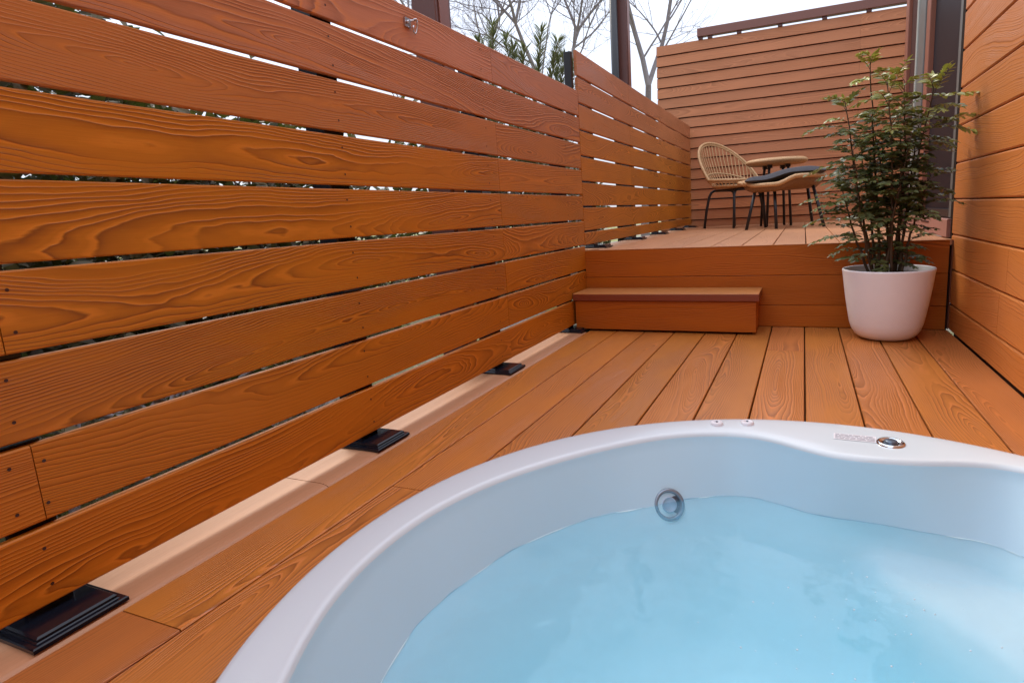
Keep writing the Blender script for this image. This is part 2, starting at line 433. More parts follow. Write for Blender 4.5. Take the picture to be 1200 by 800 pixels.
# ------------------------------------------------------------------ brown posts behind the fence
def pergola_post(x, y, label):
    root = thing('pergola_post', label, 'post', (x, y, -.1), group='brown posts behind the fence')
    mb = MB(); mb.box((x - .055, y - .055, -.1), (x + .055, y + .055, 2.9), axis=2, bev=.003); mb.build('shaft', [M_brown], root)
    mb = MB(); mb.box((x + .0555, y - .034, -.1), (x + .060, y + .034, 2.9), axis=2, bev=.001); mb.build('face_strip', [M_rail], root)
    return root
pergola_post(-.345, 2.135, 'dark brown square post behind the long fence panel near the steel hook')
pergola_post(-.36, 4.94, 'brown square post behind the short fence panel with a black pipe beside it')
mb = MB(); mb.tube([(-.392, 4.83, -.1), (-.392, 4.83, 2.9)], .031, 14)
tag(mb.build('drain_pipe', [M_blackm]), 'black vertical pipe beside the rear brown post', 'pipe')

# ------------------------------------------------------------------ step
root = thing('wooden_step', 'low wooden box step in front of the riser', 'step', (.38, 2.94, 0))
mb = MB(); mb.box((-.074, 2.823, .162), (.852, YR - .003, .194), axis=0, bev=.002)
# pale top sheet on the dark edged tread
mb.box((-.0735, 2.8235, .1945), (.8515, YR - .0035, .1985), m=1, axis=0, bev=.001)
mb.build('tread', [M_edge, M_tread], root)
mb = MB(); mb.box((-.066, 2.836, .012), (.838, 2.856, .159), axis=0, bev=.0015)
mb.box((-.066, 2.858, .012), (-.046, YR - .004, .159), axis=1, bev=.001); mb.box((.818, 2.858, .012), (.838, YR - .004, .159), axis=1, bev=.001)
mb.build('box_front', [M_riser], root)
mb = MB(); mb.box((-.05, 2.862, .002), (.82, YR - .006, .010), axis=0); mb.build('base_runner', [M_under], root)

# ------------------------------------------------------------------ house wall with glazed door
house = thing('house', 'house wall of wide orange-brown boards with a dark glazed door', 'house', (WX, 2.0, 0))
mb = MB()
zs = [.1195 + .1545 * i for i in range(-1, 18)]
for a, b in zip(zs, zs[1:]):
    z0, z1 = max(a, .003), b - .004
    if z1 <= z0: continue
    js = {0: [1.9], 1: [2.36], 2: [2.30], 3: [.6]}.get(zs.index(a), [rng.uniform(-.5, .4)])
    ys = [Y0 - 1.0] + js + [3.10]
    hh = z1 - z0; bv = .005
    for c, d in zip(ys, ys[1:]):
        pr = [(0, bv), (bv, 0), (.03, 0), (.03, hh), (bv, hh), (0, hh - bv)]
        mb.extrude([(p[0], p[1]) for p in pr], (WX, c + .001, z0), (1, 0, 0), (0, 0, 1), (0, 1, 0), d - c - .002)
mb.box((WX + .031, Y0 - 1.0, -.1), (WX + .34, 3.098, 2.75), m=1, axis=2)
mb.build('wall', [M_house, M_shadowgap], house)
mb = MB(); mb.box((WX - .004, YR - .004, .004), (WX - .001, YR + .044, H - .002), axis=2, bev=.001)
mb.box((WX + .0005, 3.101, H), (WX + .12, 3.150, 2.75), axis=2, m=1)
mb.build('corner_trim', [M_brownlight, M_under], house)
mb = MB(); mb.box((WX + .028, 3.22, .515), (WX + .036, 3.93, 2.65), axis=2); pane = MB()
dr = None
fr = MB()
fr.box((WX + .001, 3.152, .50), (WX + .06, 3.200, 2.7), m=1, axis=2, bev=.003)
fr.box((WX + .004, 3.206, 2.65), (WX + .06, 3.93, 2.7), m=0, axis=1)
fr.box((WX + .003, 3.935, .50), (WX + .06, 4.04, 2.7), m=2, axis=2, bev=.003)
fr.box((WX - .004, 4.042, .50), (WX + .06, 4.245, 2.7), m=0, axis=2, bev=.003)
fr.box((WX - .009, 4.247, .50), (WX + .06, 4.290, 2.7), m=3, axis=2, bev=.003)
fr.box((WX + .003, 3.206, .500), (WX + .05, 3.93, .535), m=4, axis=1)
dr = fr.build('door', [M_alum, M_alum, M_brownlight, M_alumlight, M_blackm], house)
mb.build('pane', [M_glass], dr)
mb = MB(); mb.box((WX - .016, 3.13, H + .004), (WX + .1, 4.30, .494), axis=1, bev=.004)
mb.box((WX - .012, 3.24, .462), (WX - .0155, 3.34, .466), m=1, axis=1); mb.box((WX - .02, 3.55, .466), (WX - .0165, 3.75, .474), m=1, axis=1)
mb.build('sill', [M_sill, M_shadowgap], house)
mb = MB(); mb.box((WX + .02, 4.30, H), (WX + .34, 4.684, 2.75), m=0, axis=2)
mb.box((WX - .001, 4.686, H), (WX + .34, 4.80, 2.75), m=1, axis=2, bev=.004)
mb.box((WX + .35, 3.0, -.1), (WX + 3.5, 5.2, 2.75), m=0, axis=2)
mb.build('corner_post', [M_shadowgap, M_brownlight], house)

# ------------------------------------------------------------------ privacy screen at the end
scr = thing('privacy_screen', 'tall lapped-board screen closing the far end of the deck', 'screen wall', (.7, YB, H))
mb = MB()
pit = .1073; z = 2.300; i = 0
while z > H - .05:
    z0 = max(z - pit + .010, H - .06)
    if z - z0 > .012:
        ys = [-.43] + ([1.50] if True else []) + [2.3]
        for a, b in zip(ys, ys[1:]):
            # lapped boards: lower edge stands proud
            pr = [(0, 0), (0, .022), (z - z0, .010), (z - z0, 0)]
            mb.extrude([(q[1], q[0]) for q in [(p[0], -p[1]) for p in pr]], (a + .0006, YB + .012, z0), (0, 1, 0), (0, 0, 1), (1, 0, 0), b - a - .0012)
    z -= pit
mb.box((-.425, YB + .0125, H - .06), (2.3, YB + .05, 2.292), m=1, axis=0)
mb.build('cladding', [M_back, M_shadowgap], scr)
mb = MB(); mb.box((.0, YB - .03, 2.324), (2.3, YB + .04, 2.406), axis=0, bev=.004); mb.build('top_rail', [M_rail], scr)
sp0 = None
for x in (.03, .125, .41, .795, 1.19, 1.565, 1.95):
    mb = MB(); mb.box((x - .022, YB - .012, 2.302), (x + .022, YB + .03, 2.3235), axis=0); mb.build('spacer', [M_brown], scr)
mb = MB(); mb.box((1.555, YB + .05, 2.30), (1.585, YB + .08, 2.75), axis=2); mb.build('upright', [M_brown], scr)
mb = MB()
for k in range(3): mb.box((1.62, YB + .09, 2.36 + .13 * k), (2.3, YB + .115, 2.48 + .13 * k), axis=0, bev=.003)
mb.build('upper_panel', [M_back], scr)

# ------------------------------------------------------------------ hot tub
def smooth_interp(pts, th):
    n = len(pts)
    for i in range(n):
        a0, v0 = pts[i]; a1, v1 = pts[(i + 1) % n]
        if i == n - 1: a1 += 360
        t = th
        if t < a0: t += 360
        if a0 <= t <= a1:
            am, vm = pts[i - 1]; ap, vp = pts[(i + 2) % n]
            while am > a0: am -= 360
            while ap < a1: ap += 360
            m0 = (v1 - vm) / (a1 - am); m1 = (vp - v0) / (ap - a0)
            h = a1 - a0; s = (t - a0) / h
            return (2*s**3-3*s*s+1)*v0 + (s**3-2*s*s+s)*h*m0 + (-2*s**3+3*s*s)*v1 + (s**3-s*s)*h*m1
    return pts[0][1]
INNER = [(-150, .724), (-120, .722), (-95, .66), (-80, .64), (-60, .68), (-42, .74), (-15, .745), (15, .745), (42, .748), (57.5, .743), (63, .716), (67.5, .672), (73, .634), (79, .614), (84.4, .605), (90.5, .620), (95.6, .655), (101.4, .699), (107.4, .716), (118, .721), (131, .708), (145, .706), (160, .72), (172, .731), (184, .735), (194, .734), (203, .727)]
WLINE = [(-166, .672), (-140, .665), (-118, .655), (-95, .60), (-80, .585), (-60, .62), (-42, .675), (-15, .685), (15, .685), (40, .668), (54, .652), (58, .667), (61.5, .661), (65.3, .634), (72, .612), (79.8, .602), (88.5, .589), (95, .613), (101, .652), (108, .668), (117, .657), (125.5, .645), (134, .654), (150, .664), (160, .669), (171, .671), (181, .679)]
ZW = -.12
def r_in(th): return smooth_interp(INNER, ((th + 180) % 360) - 180 if ((th + 180) % 360) - 180 >= -150 else ((th + 180) % 360) + 180)
SEAT = [(-120, .64), (-100, .55), (-60, .44), (0, .42), (40, .43), (46, .437), (52, .447), (60, .463), (70, .490), (76, .525), (82, .575), (88, .60), (94, .66)]
def seat_r(th):
    t = ((th + 180) % 360) - 180
    if t < -120 or t > 94: return None
    return smooth_interp(SEAT + [(200, .72)], t)
ZT = .030
def tub_profile(th):
    ri = r_in(th)
    P = [(TR - .012, -.004), (TR - .001, .002), (TR, .012), (TR - .003, .022), (TR - .010, .0285), (TR - .018, ZT)]
    for k in range(1, 6): P.append((TR - .018 + (ri + .016 - TR + .018) * k / 5, ZT + .0015 * math.sin(math.pi * k / 5)))
    for k in range(1, 6):
        a = R(90 * k / 5); P.append((ri + .016 - .016 * math.sin(a), ZT - .016 + .016 * math.cos(a)))
    # wall
    rwl = min(ri - .012, smooth_interp(WLINE, ((th + 180) % 360) - 180 if ((th + 180) % 360) - 180 >= -166 else ((th + 180) % 360) + 180))
    wall = lambda z: ri + (rwl - ri) * (.014 - z) / .134
    sr = seat_r(th)
    zs = [-.005, -.03, -.06, -.09, -.12, -.145, -.165]
    for z in zs: P.append((wall(z), z))
    rw = wall(-.165)
    if sr is not None and sr < rw - .035:
        zs_ = -.182
        a0 = min(.04, (rw - sr) * .3)
        P += [(rw - .004, -.171), (rw - a0 * .5, zs_ + .003), (rw - a0, zs_)]
        e = sr + .02
        for k in range(1, 4): P.append((rw - a0 + (e - rw + a0) * k / 3, zs_ - .003 * k))
        P += [(sr - .008, zs_ - .030), (sr - .03, -.30), (sr - .035, -.38), (sr - .06, -.44)]
        rb = sr - .09
    else:
        w2 = lambda z: rw - (-.165 - z) * .42
        for k, z in enumerate((-.18, -.195, -.21, -.22, -.23, -.25, -.28, -.32, -.37, -.42)): P.append((w2(z), z))
        rb = w2(-.42) - .04
    P += [(rb, -.475), (rb - .04, -.485)]
    for f in (.66, .33, .02): P.append((rb * f, -.49))
    return P
tub = thing('hot_tub', 'round white acrylic tub sunk into the deck', 'hot tub', (TC.x, TC.y, 0))
NTH = 288
profs = [tub_profile(360 * k / NTH) for k in range(NTH)]
NP = len(profs[0]); assert all(len(p) == NP for p in profs), [len(p) for p in profs]
# blur the profiles a little along the angle, so the seat starts softly
def blur(pr, w=2):
    out = []
    for k in range(NTH):
        row = []
        for j in range(NP):
            a = [pr[(k + d) % NTH][j] for d in range(-w, w + 1)]
            row.append((sum(x[0] for x in a) / len(a), sum(x[1] for x in a) / len(a)))
        out.append(row)
    return out
profs = blur(profs, 3)
def tub_pt(k, j, off=0.0):
    th = 2 * math.pi * k / NTH
    r, z = profs[k % NTH][j]
    return Vector((TC.x + (r + off) * math.cos(th), TC.y + (r + off) * math.sin(th), z - off))
mb = MB(); idx = []
for k in range(NTH): idx.append(mb.verts([tub_pt(k, j) for j in range(NP)]))
for k in range(NTH):
    a, b = idx[k], idx[(k + 1) % NTH]
    for j in range(NP - 1): mb.face((a + j, b + j, b + j + 1, a + j + 1), None, 2 if (j > 14 and profs[k][j][1] < ZW + .001) else (1 if j >= 14 else 0), True)
mb.face([idx[k] + NP - 1 for k in range(NTH)], None, 2, True)
sh = None
gk = MB(); gk.lathe([(TR - .02, .0005), (TR + .0022, .0005), (TR + .0022, .0022), (TR - .004, .003)], TC, 160); gk.build('rim_shadow', [M_under], tub)  # dark ring added to draw the thin shadow line at the rim edge
sh = mb.build('shell', [M_acry, M_basin_bounce, M_acryw], tub)
def wall_frame(deg, z):
    """point on the tub wall and its normal"""
    k = int(round(deg / 360 * NTH)) % NTH
    pr = profs[k]
    for j in range(14, NP - 1):
        if pr[j][1] >= z >= pr[j + 1][1]:
            f = (pr[j][1] - z) / max(1e-6, pr[j][1] - pr[j + 1][1]); r = pr[j][0] + (pr[j + 1][0] - pr[j][0]) * f
            dr_, dz = pr[j + 1][0] - pr[j][0], pr[j + 1][1] - pr[j][1]; break
    th = 2 * math.pi * k / NTH
    er = Vector((math.cos(th), math.sin(th), 0)); n = (er * dz + Vector((0, 0, 1)) * -dr_).normalized()
    return Vector((TC.x, TC.y, 0)) + er * r + Vector((0, 0, z)), n
# jet
p, n = wall_frame(121.0, -.124)
mb = MB()
mb.lathe([(.040, -.006), (.040, .001), (.0375, .0055), (.033, .0065), (.030, .004), (.029, -.002)], p, 40, 0, n)
mb.lathe([(.029, -.002), (.020, -.001), (.019, .0)], p, 40, 1, n)
mb.lathe([(.0195, .0), (.0185, .005), (.017, .006), (.0165, .003), (.0, .003)], p, 40, 2, n)
jet = mb.build('jet', [M_jet, M_jetdark, M_jetpale], tub)
for x, y in ((.831, 1.527), (.907, 1.549)):
    mb = MB(); mb.lathe([(.0165, -.002), (.0165, .006), (.014, .0095), (.0075, .010), (.0068, .008), (.0, .008)], (x, y, ZT), 32, 0)
    mb.lathe([(.003, .008), (.003, .0105), (.0, .0105)], (x, y, ZT), 12, 1)
    mb.build('air_button', [M_acry if False else M_lab, M_jetdark], tub)
mb = MB(); q = (1.236, 1.497, ZT)
mb.lathe([(.031, -.002), (.031, .003), (.027, .0065), (.024, .0055), (.023, .003), (.015, .003)], q, 40, 0)
mb.lathe([(.015, .003), (.014, .008), (.010, .010), (.0, .010)], q, 32, 1)
mb.build('control_knob', [M_chrome, M_jetdark], tub)
mb = MB()
lx0, ly0 = 1.113, 1.494
ex = Vector((.0935, -.004, 0)); ey = Vector((.002, .040, 0)); o = Vector((lx0, ly0, ZT + .0025))
i = mb.verts([o, o + ex, o + ex + ey, o + ey]); mb.face((i, i + 1, i + 2, i + 3))
for r_ in range(4):
    t = .04
    while t < .93:
        w = rng.uniform(.05, .22); w = min(w, .96 - t)
        a = o + ex * t + ey * (.14 + .21 * r_) + Vector((0, 0, .0006)); b = a + ex * w
        i = mb.verts([a, b, b + ey * .08, a + ey * .08]); mb.face((i, i + 1, i + 2, i + 3), None, 1)
        t += w + .03
mb.build('label', [M_lab, M_grey], tub)

# water
def watermat():
    t = NT('tub water'); o = t.obj()
    w1 = t.noise(o, 9.0, 3.0, .55); w2 = t.noise(o, 34.0, 2.0, .5)
    sx = t.sep(o)
    # a livelier patch where the pump stirs the surface
    dx = t.math('SUBTRACT', sx[0], .108); dy = t.math('SUBTRACT', sx[1], .318)
    dd = t.math('SQRT', t.math('ADD', t.math('MULTIPLY', dx, dx), t.math('MULTIPLY', dy, dy)))
    patch = t.ramp(dd, [(0.02, 1.0), (.11, 0.0)])
    h = t.math('ADD', t.math('MULTIPLY', w1, 1.0), t.math('MULTIPLY', t.math('MULTIPLY', w2, patch), 2.2))
    nm = t.bump(h, .30, .005)
    gl = t.n('ShaderNodeBsdfGlossy'); t.put(gl.inputs['Roughness'], .03); t.put(gl.inputs['Normal'], nm); t.put(gl.inputs['Color'], (1, 1, 1))
    tr = t.n('ShaderNodeBsdfTransparent'); t.put(tr.inputs[0], (1, 1, 1))
    fz = t.n('ShaderNodeFresnel'); t.put(fz.inputs['IOR'], 1.33); t.put(fz.inputs['Normal'], nm)
    mx = t.n('ShaderNodeMixShader'); t.put(mx.inputs[0], fz.outputs[0])
    t.t.links.new(tr.outputs[0], mx.inputs[1]); t.t.links.new(gl.outputs[0], mx.inputs[2])
    df = t.n('ShaderNodeBsdfDiffuse'); cl = t.noise(o, 3.2, 3.0, .6); fi = t.noise(o, 26.0, 4.0, .75)
    t.put(df.inputs[0], t.mix(t.ramp(cl, [(.3, 0.0), (.7, 1.0)]), (.29, .63, .86), (.36, .69, .90)))
    m2 = t.n('ShaderNodeMixShader')
    t.put(m2.inputs[0], t.math('ADD', .12, t.math('MULTIPLY', t.math('ADD', cl, t.math('MULTIPLY', fi, .6)), .08)))
    t.t.links.new(mx.outputs[0], m2.inputs[1]); t.t.links.new(df.outputs[0], m2.inputs[2])
    t.t.links.new(m2.outputs[0], t.out.inputs['Surface'])
    va = t.n('ShaderNodeVolumeAbsorption'); t.put(va.inputs['Color'], (.32, .90, .985)); t.put(va.inputs['Density'], .85)
    t.t.links.new(va.outputs[0], t.out.inputs['Volume'])
    return t.mat
M_water = watermat()
mb = MB()
j0 = next(j for j in range(14, NP) if profs[0][j][1] <= ZW - .001)
def wr(k):
    pr = profs[k]
    for j in range(14, NP - 1):
        if pr[j][1] >= ZW >= pr[j + 1][1]:
            f = (pr[j][1] - ZW) / (pr[j][1] - pr[j + 1][1]); return pr[j][0] + (pr[j + 1][0] - pr[j][0]) * f
from mathutils import noise as mnoise
def wz(x, y):
    d_ = math.hypot(x - 1.181, (y - 1.112) * 1.2)
    e_ = min(1.0, math.hypot(x - TC.x, y - TC.y) / .64) ** 8
    return ZW + (.0010 + .0040 * e_) * mnoise.noise((x * 7, y * 7, .3)) + (.0005 + .0020 * e_) * mnoise.noise((x * 22, y * 22, 1.7)) + .0075 * math.exp(-(d_ / .05) ** 2) * mnoise.noise((x * 26, y * 34, 2.2))
NR = 90; rings = []
for q in range(NR):
    f = 1 - (q / (NR - 1)) ** 1.0 * .998
    vs_ = []
    for k in range(NTH):
        a = 2 * math.pi * k / NTH; rr_ = (wr(k) + .003) * f
        x, y = TC.x + rr_ * math.cos(a), TC.y + rr_ * math.sin(a); z = wz(x, y)
        if q == 0: rr_ += (z - ZW) * .45; x, y = TC.x + rr_ * math.cos(a), TC.y + rr_ * math.sin(a)
        vs_.append((x, y, z))
    rings.append(mb.verts(vs_))
for a_, b_ in zip(rings, rings[1:]):
    for k in range(NTH):
        k2 = (k + 1) % NTH; mb.face((a_ + k, a_ + k2, b_ + k2, b_ + k), None, 0, True)
mb.face([rings[-1] + k for k in range(NTH)], None, 0, True)
prev = [rings[0] + k for k in range(NTH)]
for j in range(j0 + 1, NP):
    cur = mb.verts([tub_pt(k, j, .003) for k in range(NTH)])
    for k in range(NTH):
        k2 = (k + 1) % NTH
        mb.face((prev[k2], prev[k], cur + k, cur + k2), None, 0, True)
    prev = [cur + k for k in range(NTH)]
mb.face([prev[k] for k in reversed(range(NTH))], None, 0, True)
for i_ in range(len(mb.v)): mb.v[i_] = (mb.v[i_][0] - TC.x, mb.v[i_][1] - TC.y, mb.v[i_][2])
wt = mb.build('water', [M_water]); wt.location = (TC.x, TC.y, 0)
tag(wt, 'clear pale blue water filling the round tub', 'water', kind='structure')

# flecks of foam drifting on the water
mb = MB(); fr_ = random.Random(5)
for k in range(90):
    cx_, cy_0, sp = fr_.choice(((1.02, .93, .10), (1.18, 1.10, .06), (1.09, .88, .16), (1.22, .80, .12)))
    x, y = fr_.gauss(cx_, sp), fr_.gauss(cy_0, sp)
    if math.hypot(x - TC.x, y - TC.y) > .56: continue
    q = min(.0019, abs(fr_.gauss(0, .0009)) + .0006)
    mb.lathe([(0, -q * .3), (q, 0), (q * .7, q * .5), (0, q * .7)], (x, y, wz(x, y)), 8)
tag(mb.build('foam', [M_lab]), 'tiny white flecks of foam drifting on the tub water', 'foam', kind='stuff')

# ------------------------------------------------------------------ potted shrub
PC = Vector((1.376, 2.862, .001))
plant = thing('potted_shrub', 'bushy feathery-leaved shrub in a rounded white planter', 'potted plant', PC)
mb = MB()
rim = .302
pr = [(0, 0), (.085, 0), (.104, .006), (.122, .020), (.135, .042), (.144, .07), (.153, .12), (.161, .17), (.169, .23), (.175, .28), (.1775, .297), (.178, rim), (.176, rim + .003), (.171, rim + .003), (.169, rim), (.166, .25), (.155, .2)]
mb.lathe(pr, PC, 72); mb.build('pot', [M_pot], plant)
mb = MB(); mb.lathe([(.164, .272), (.10, .276), (.0, .28)], PC, 40)
mb.build('soil', [M_soil], plant)
mb = MB()
for k in range(120):
    a = rng.uniform(-1.0, 1.6); r_ = rng.uniform(.06, .140)
    c = PC + Vector((r_ * math.cos(a), r_ * math.sin(a), .279)); s_ = rng.uniform(.004, .010)
    mb.lathe([(0, -s_ * .6), (s_, 0), (s_ * .7, s_ * .45), (0, s_ * .6)], c, 6)
mb.build('pebbles', [M_pebble], plant)

def leaflet(mb, base, d, up, L, W, seed):
    d = d.normalized(); side = d.cross(up)
    if side.length < 1e-4: side = d.orthogonal()
    side.normalize(); nn = side.cross(d).normalized()
    droop = -nn * L * .10
    P = [base, base + d * L * .35 + side * W * .5 + nn * W * .16, base + d * L * .75 + side * W * .36 + droop * .5 + nn * W * .08, base + d * L + droop,
         base + d * L * .75 - side * W * .34 + droop * .5 + nn * W * .08, base + d * L * .35 - side * W * .5 + nn * W * .12,
         base + d * L * .35, base + d * L * .75 + droop * .5]
    i = mb.verts(P, seed)
    for f in ((0, 6, 1), (6, 7, 2, 1), (7, 3, 2), (0, 5, 6), (6, 5, 4, 7), (7, 4, 3)): mb.face([i + q for q in f], None, 0, False)
def pinnate(mb, base, d, L, pairs, seed, lw=1.0):
    """arching compound leaf"""
    d = Vector(d).normalized(); up = Vector((0, 0, 1))
    pts = [Vector(base)]; dirs = []
    cur = d.copy(); n = pairs + 2
    for k in range(n):
        cur = (cur + Vector((0, 0, -.13 - .02 * k)) * (1.6 / n * 2)).normalized()
        pts.append(pts[-1] + cur * L / n); dirs.append(cur.copy())
    mb.tube(pts, [.0016 - .0010 * k / n for k in range(n + 1)], 4, 1, seed, caps=False)
    for k in range(2, n + 1):
        p = pts[k]; t = dirs[k - 1]
        side = t.cross(up)
        if side.length < 1e-3: side = Vector((1, 0, 0))
        side.normalize()
        f = 1 - abs((k / n) - .55) * .7
        ll = .046 * f * lw * rng.uniform(.85, 1.15)
        for s in (-1, 1):
            dd = side * s * .85 + t * .55 + Vector((rng.uniform(-.15, .15), rng.uniform(-.15, .15), rng.uniform(-.25, .12)))
            sd = min(1, max(0, seed + rng.uniform(-.12, .12)))
            leaflet(mb, p + t * rng.uniform(-.004, .004), dd, (up + Vector((rng.uniform(-.7, .7), rng.uniform(-.9, .3), 0))).normalized(), ll, ll * .46, sd)
    leaflet(mb, pts[-1], dirs[-1], up, .034 * lw, .013 * lw, seed)
prng = rng
STEMS = [  # foot offset, tip (x, z) as measured, tip y
    ((-.02, .00), (1.272, 1.17, 2.83)), ((.03, .01), (1.40, 1.06, 2.84)), ((-.04, .02), (1.19, 1.00, 2.80)), ((.05, -.01), (1.50, 1.03, 2.80)),
    ((.00, -.03), (1.33, 1.05, 2.72)), ((-.05, -.02), (1.22, .80, 2.72)), ((.06, .02), (1.47, .90, 2.90)), ((.01, .03), (1.30, .93, 2.94)),
    ((.02, -.04), (1.42, .84, 2.70)), ((-.03, .03), (1.25, .87, 2.93)), ((.04, .03), (1.40, .95, 2.96)), ((-.06, .0), (1.19, .66, 2.85)), ((.06, -.03), (1.50, .68, 2.78))]
for si, (off, tip) in enumerate(STEMS):
    a = PC + Vector((off[0] * 1.0 - .01, off[1], .275)); b = Vector((tip[0], tip[2], tip[1]))
    pts = []
    for k in range(15):
        t = k / 14
        p = a.lerp(b, t); bow = math.sin(math.pi * t) * .022
        p.x = a.x + (b.x - a.x) * (t ** 1.25) + bow * math.sin(si * 2.1) + rng.uniform(-.004, .004)
        p.y = a.y + (b.y - a.y) * (t ** 1.25) + bow * math.cos(si * 2.1) + rng.uniform(-.004, .004)
        pts.append(p)
    mb = MB(); mb.tube(pts, [.0065 * (1 - .72 * k / 14) for k in range(15)], 6)
    stem = mb.build('stem', [M_stem], plant)
    mb = MB()
    length = (b - a).length
    nl = int(length / .0170)
    for k in range(nl):
        t = .06 + .94 * k / (nl - 1)
        if si == 0 and .62 < t < .90 and rng.random() < .75: continue
        if t < .34 and rng.random() < .68: continue
        i0 = min(13, int(t * 14)); p = pts[i0].lerp(pts[i0 + 1], t * 14 - i0)
        az = k * 2.4 + si * 1.3 + rng.uniform(-.5, .5)
        # fewer leaves into the riser and house wall
        el = rng.uniform(.1, .65) + (.5 if t > .93 else 0)
        d = Vector((math.cos(az) * math.cos(el), math.sin(az) * math.cos(el) * .8 - .12, math.sin(el)))
        L = rng.uniform(.08, .14) * (1.0 if t > .25 else .85) * (.62 if t > .95 else 1.0)
        if p.x + d.x * L > 1.62: d.x *= -.6
        hz = p.z
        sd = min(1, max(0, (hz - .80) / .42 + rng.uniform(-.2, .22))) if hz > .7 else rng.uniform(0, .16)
        if si == 0 and t > .85: L *= .6
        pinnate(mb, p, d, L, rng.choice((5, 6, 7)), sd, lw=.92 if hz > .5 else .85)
    if si in (3,):   # the long reaching leaf towards the wall
        for (dd, L) in (((.9, -.1, .45), .20), ((.95, .05, .25), .21), ((.85, -.2, .1), .19)):
            pinnate(mb, pts[-2 if L > .2 else -4], dd, L, 8, .62, 1.15)
    if si in (2, 11):
        for (dd, L, q) in (((-.95, -.1, .3), .17, -3), ((-.9, .1, .2), .18, -6), ((-.9, -.3, .25), .18, -9)):
            pinnate(mb, pts[q], dd, L, 8, .2, .95)
    mb.build('foliage', [M_leaf, M_stem], stem)

# ------------------------------------------------------------------ rattan armchair
def ring_pts(f, n=48): return [f(2 * math.pi * k / n) for k in range(n)]
chair = thing('rattan_armchair', 'rattan hoop armchair with spoked back and thin black legs', 'armchair', (.425, 5.87, H), R(-42))
def rimf(a, k=1.0, dz=0.0):  # a = 0 at the back; a leaning arch, then the flat front of the seat
    c = math.cos(a)
    if c > 0: return Vector((-.345 * c ** .95 * k + .0, .305 * math.sin(a) * k, .445 + .375 * c ** .9 + dz))
    return Vector((-.29 * c * k, .305 * math.sin(a) * k, .445 + .02 * c + dz))
def seatf(a): return Vector((-math.cos(a) * .20 + .04, math.sin(a) * .22, .385))
def midf(a): return seatf(a).lerp(rimf(a), .36) + Vector((-math.cos(a) * .02, math.sin(a) * .02, -.02))
mb = MB(); mb.tube(ring_pts(rimf, 72), .0125, 8, closed=True); mb.tube(ring_pts(lambda a: rimf(a, .98, -.02), 72), .008, 6, closed=True)
mb.build('rim', [M_rattan], chair, local=True)
mb = MB(); mb.tube(ring_pts(seatf), .010, 8, closed=True); mb.tube(ring_pts(midf), .009, 6, closed=True)
mb.lathe([(0.0, .358), (.19, .370), (.20, .385), (.18, .392), (.0, .384)], (.04, 0, 0), 32)
mb.build('seat', [M_rattan], chair, local=True)
mb = MB()
for k in range(44):
    a = -R(150) + R(300) * k / 43
    s_, m_, r_ = seatf(a), midf(a), rimf(a)
    mb.tube([s_, m_, m_.lerp(r_, .5) + Vector((-math.cos(a) * .012, math.sin(a) * .008, 0)), r_], .0055, 5, caps=False)
mb.build('spokes', [M_rattan], chair, local=True)
for xx in (-.19, .19):
    P = [(xx * 1.08, -.19, .0), (xx, -.172, .18), (xx * .9, -.155, .30), (xx * .86, -.135, .338), (xx * .85, -.10, .352), (xx * .85, .0, .354), (xx * .85, .10, .352), (xx * .86, .135, .338), (xx * .9, .155, .30), (xx, .172, .18), (xx * 1.08, .19, .0)]
    mb = MB(); mb.tube(P, .0125, 8)
    mb.tube([(xx * .92, -.158, .28), (xx * .92, .158, .28)], .007, 6)
    mb.build('leg', [M_blackm], chair, local=True)
for yy in (-.10, .10):
    mb = MB(); mb.tube([(-.165, yy, .352), (.165, yy, .352)], .009, 6); mb.build('cross_bar', [M_blackm], chair, local=True)
mb = MB(); mb.lathe([(0, .393), (.18, .393), (.205, .41), (.21, .425), (.19, .437), (.15, .443), (.0, .446)], (.045, 0, 0), 36)
cu = mb.build('seat_cushion', [M_cush]); cu.location = chair.location; cu.rotation_euler = chair.rotation_euler
tag(cu, 'thin dark round cushion in the rattan armchair seat', 'cushion')

# rattan footstool with long cushion
ot = thing('rattan_footstool', 'woven rattan footstool with splayed black legs', 'footstool', (.875, 5.28, H), R(4))
def orim(a, k=1.0, dz=0.0):
    x = math.cos(a) * .315 * k; y = math.sin(a) * .27 * k
    q = max(0.0, min(1.0, (x + .06) / .16)); q = q * q * (3 - 2 * q)
    z = .350 + .055 * q + .035 * math.exp(-((x + .315) / .05) ** 2) + (.03 if y > 0 else 0) * abs(y) / .27
    return Vector((x, y, z + dz))
mb = MB(); mb.tube(ring_pts(orim), .017, 8, closed=True)
mb.tube([orim(math.pi) + Vector(p) for p in ((.03, -.10, -.02), (-.015, -.06, -.005), (-.03, 0, .0), (-.005, .05, .004), (.05, .07, -.005))], .016, 8)
mb.build('rim', [M_rattan], ot, local=True)
mb = MB(); n = 48; rows = []
for (k, dz) in ((1.0, .0), (.985, -.03), (.93, -.055), (.80, -.072), (.5, -.078), (.02, -.078)):
    rows.append(mb.verts([(orim(2 * math.pi * q / n, k, dz) if k > .9 else Vector((math.cos(2 * math.pi * q / n) * .315 * k, math.sin(2 * math.pi * q / n) * .27 * k, .385 + dz * 1.0))) for q in range(n)]))
for ri_ in range(len(rows) - 1):
    for q in range(n):
        q2 = (q + 1) % n
        mb.face((rows[ri_] + q2, rows[ri_] + q, rows[ri_ + 1] + q, rows[ri_ + 1] + q2), [(q2 / n * 1.8, -ri_ * .03), (q / n * 1.8, -ri_ * .03), (q / n * 1.8, -(ri_ + 1) * .03), (q2 / n * 1.8, -(ri_ + 1) * .03)], 0, True)
mb.build('woven_shell', [M_weave], ot, local=True)
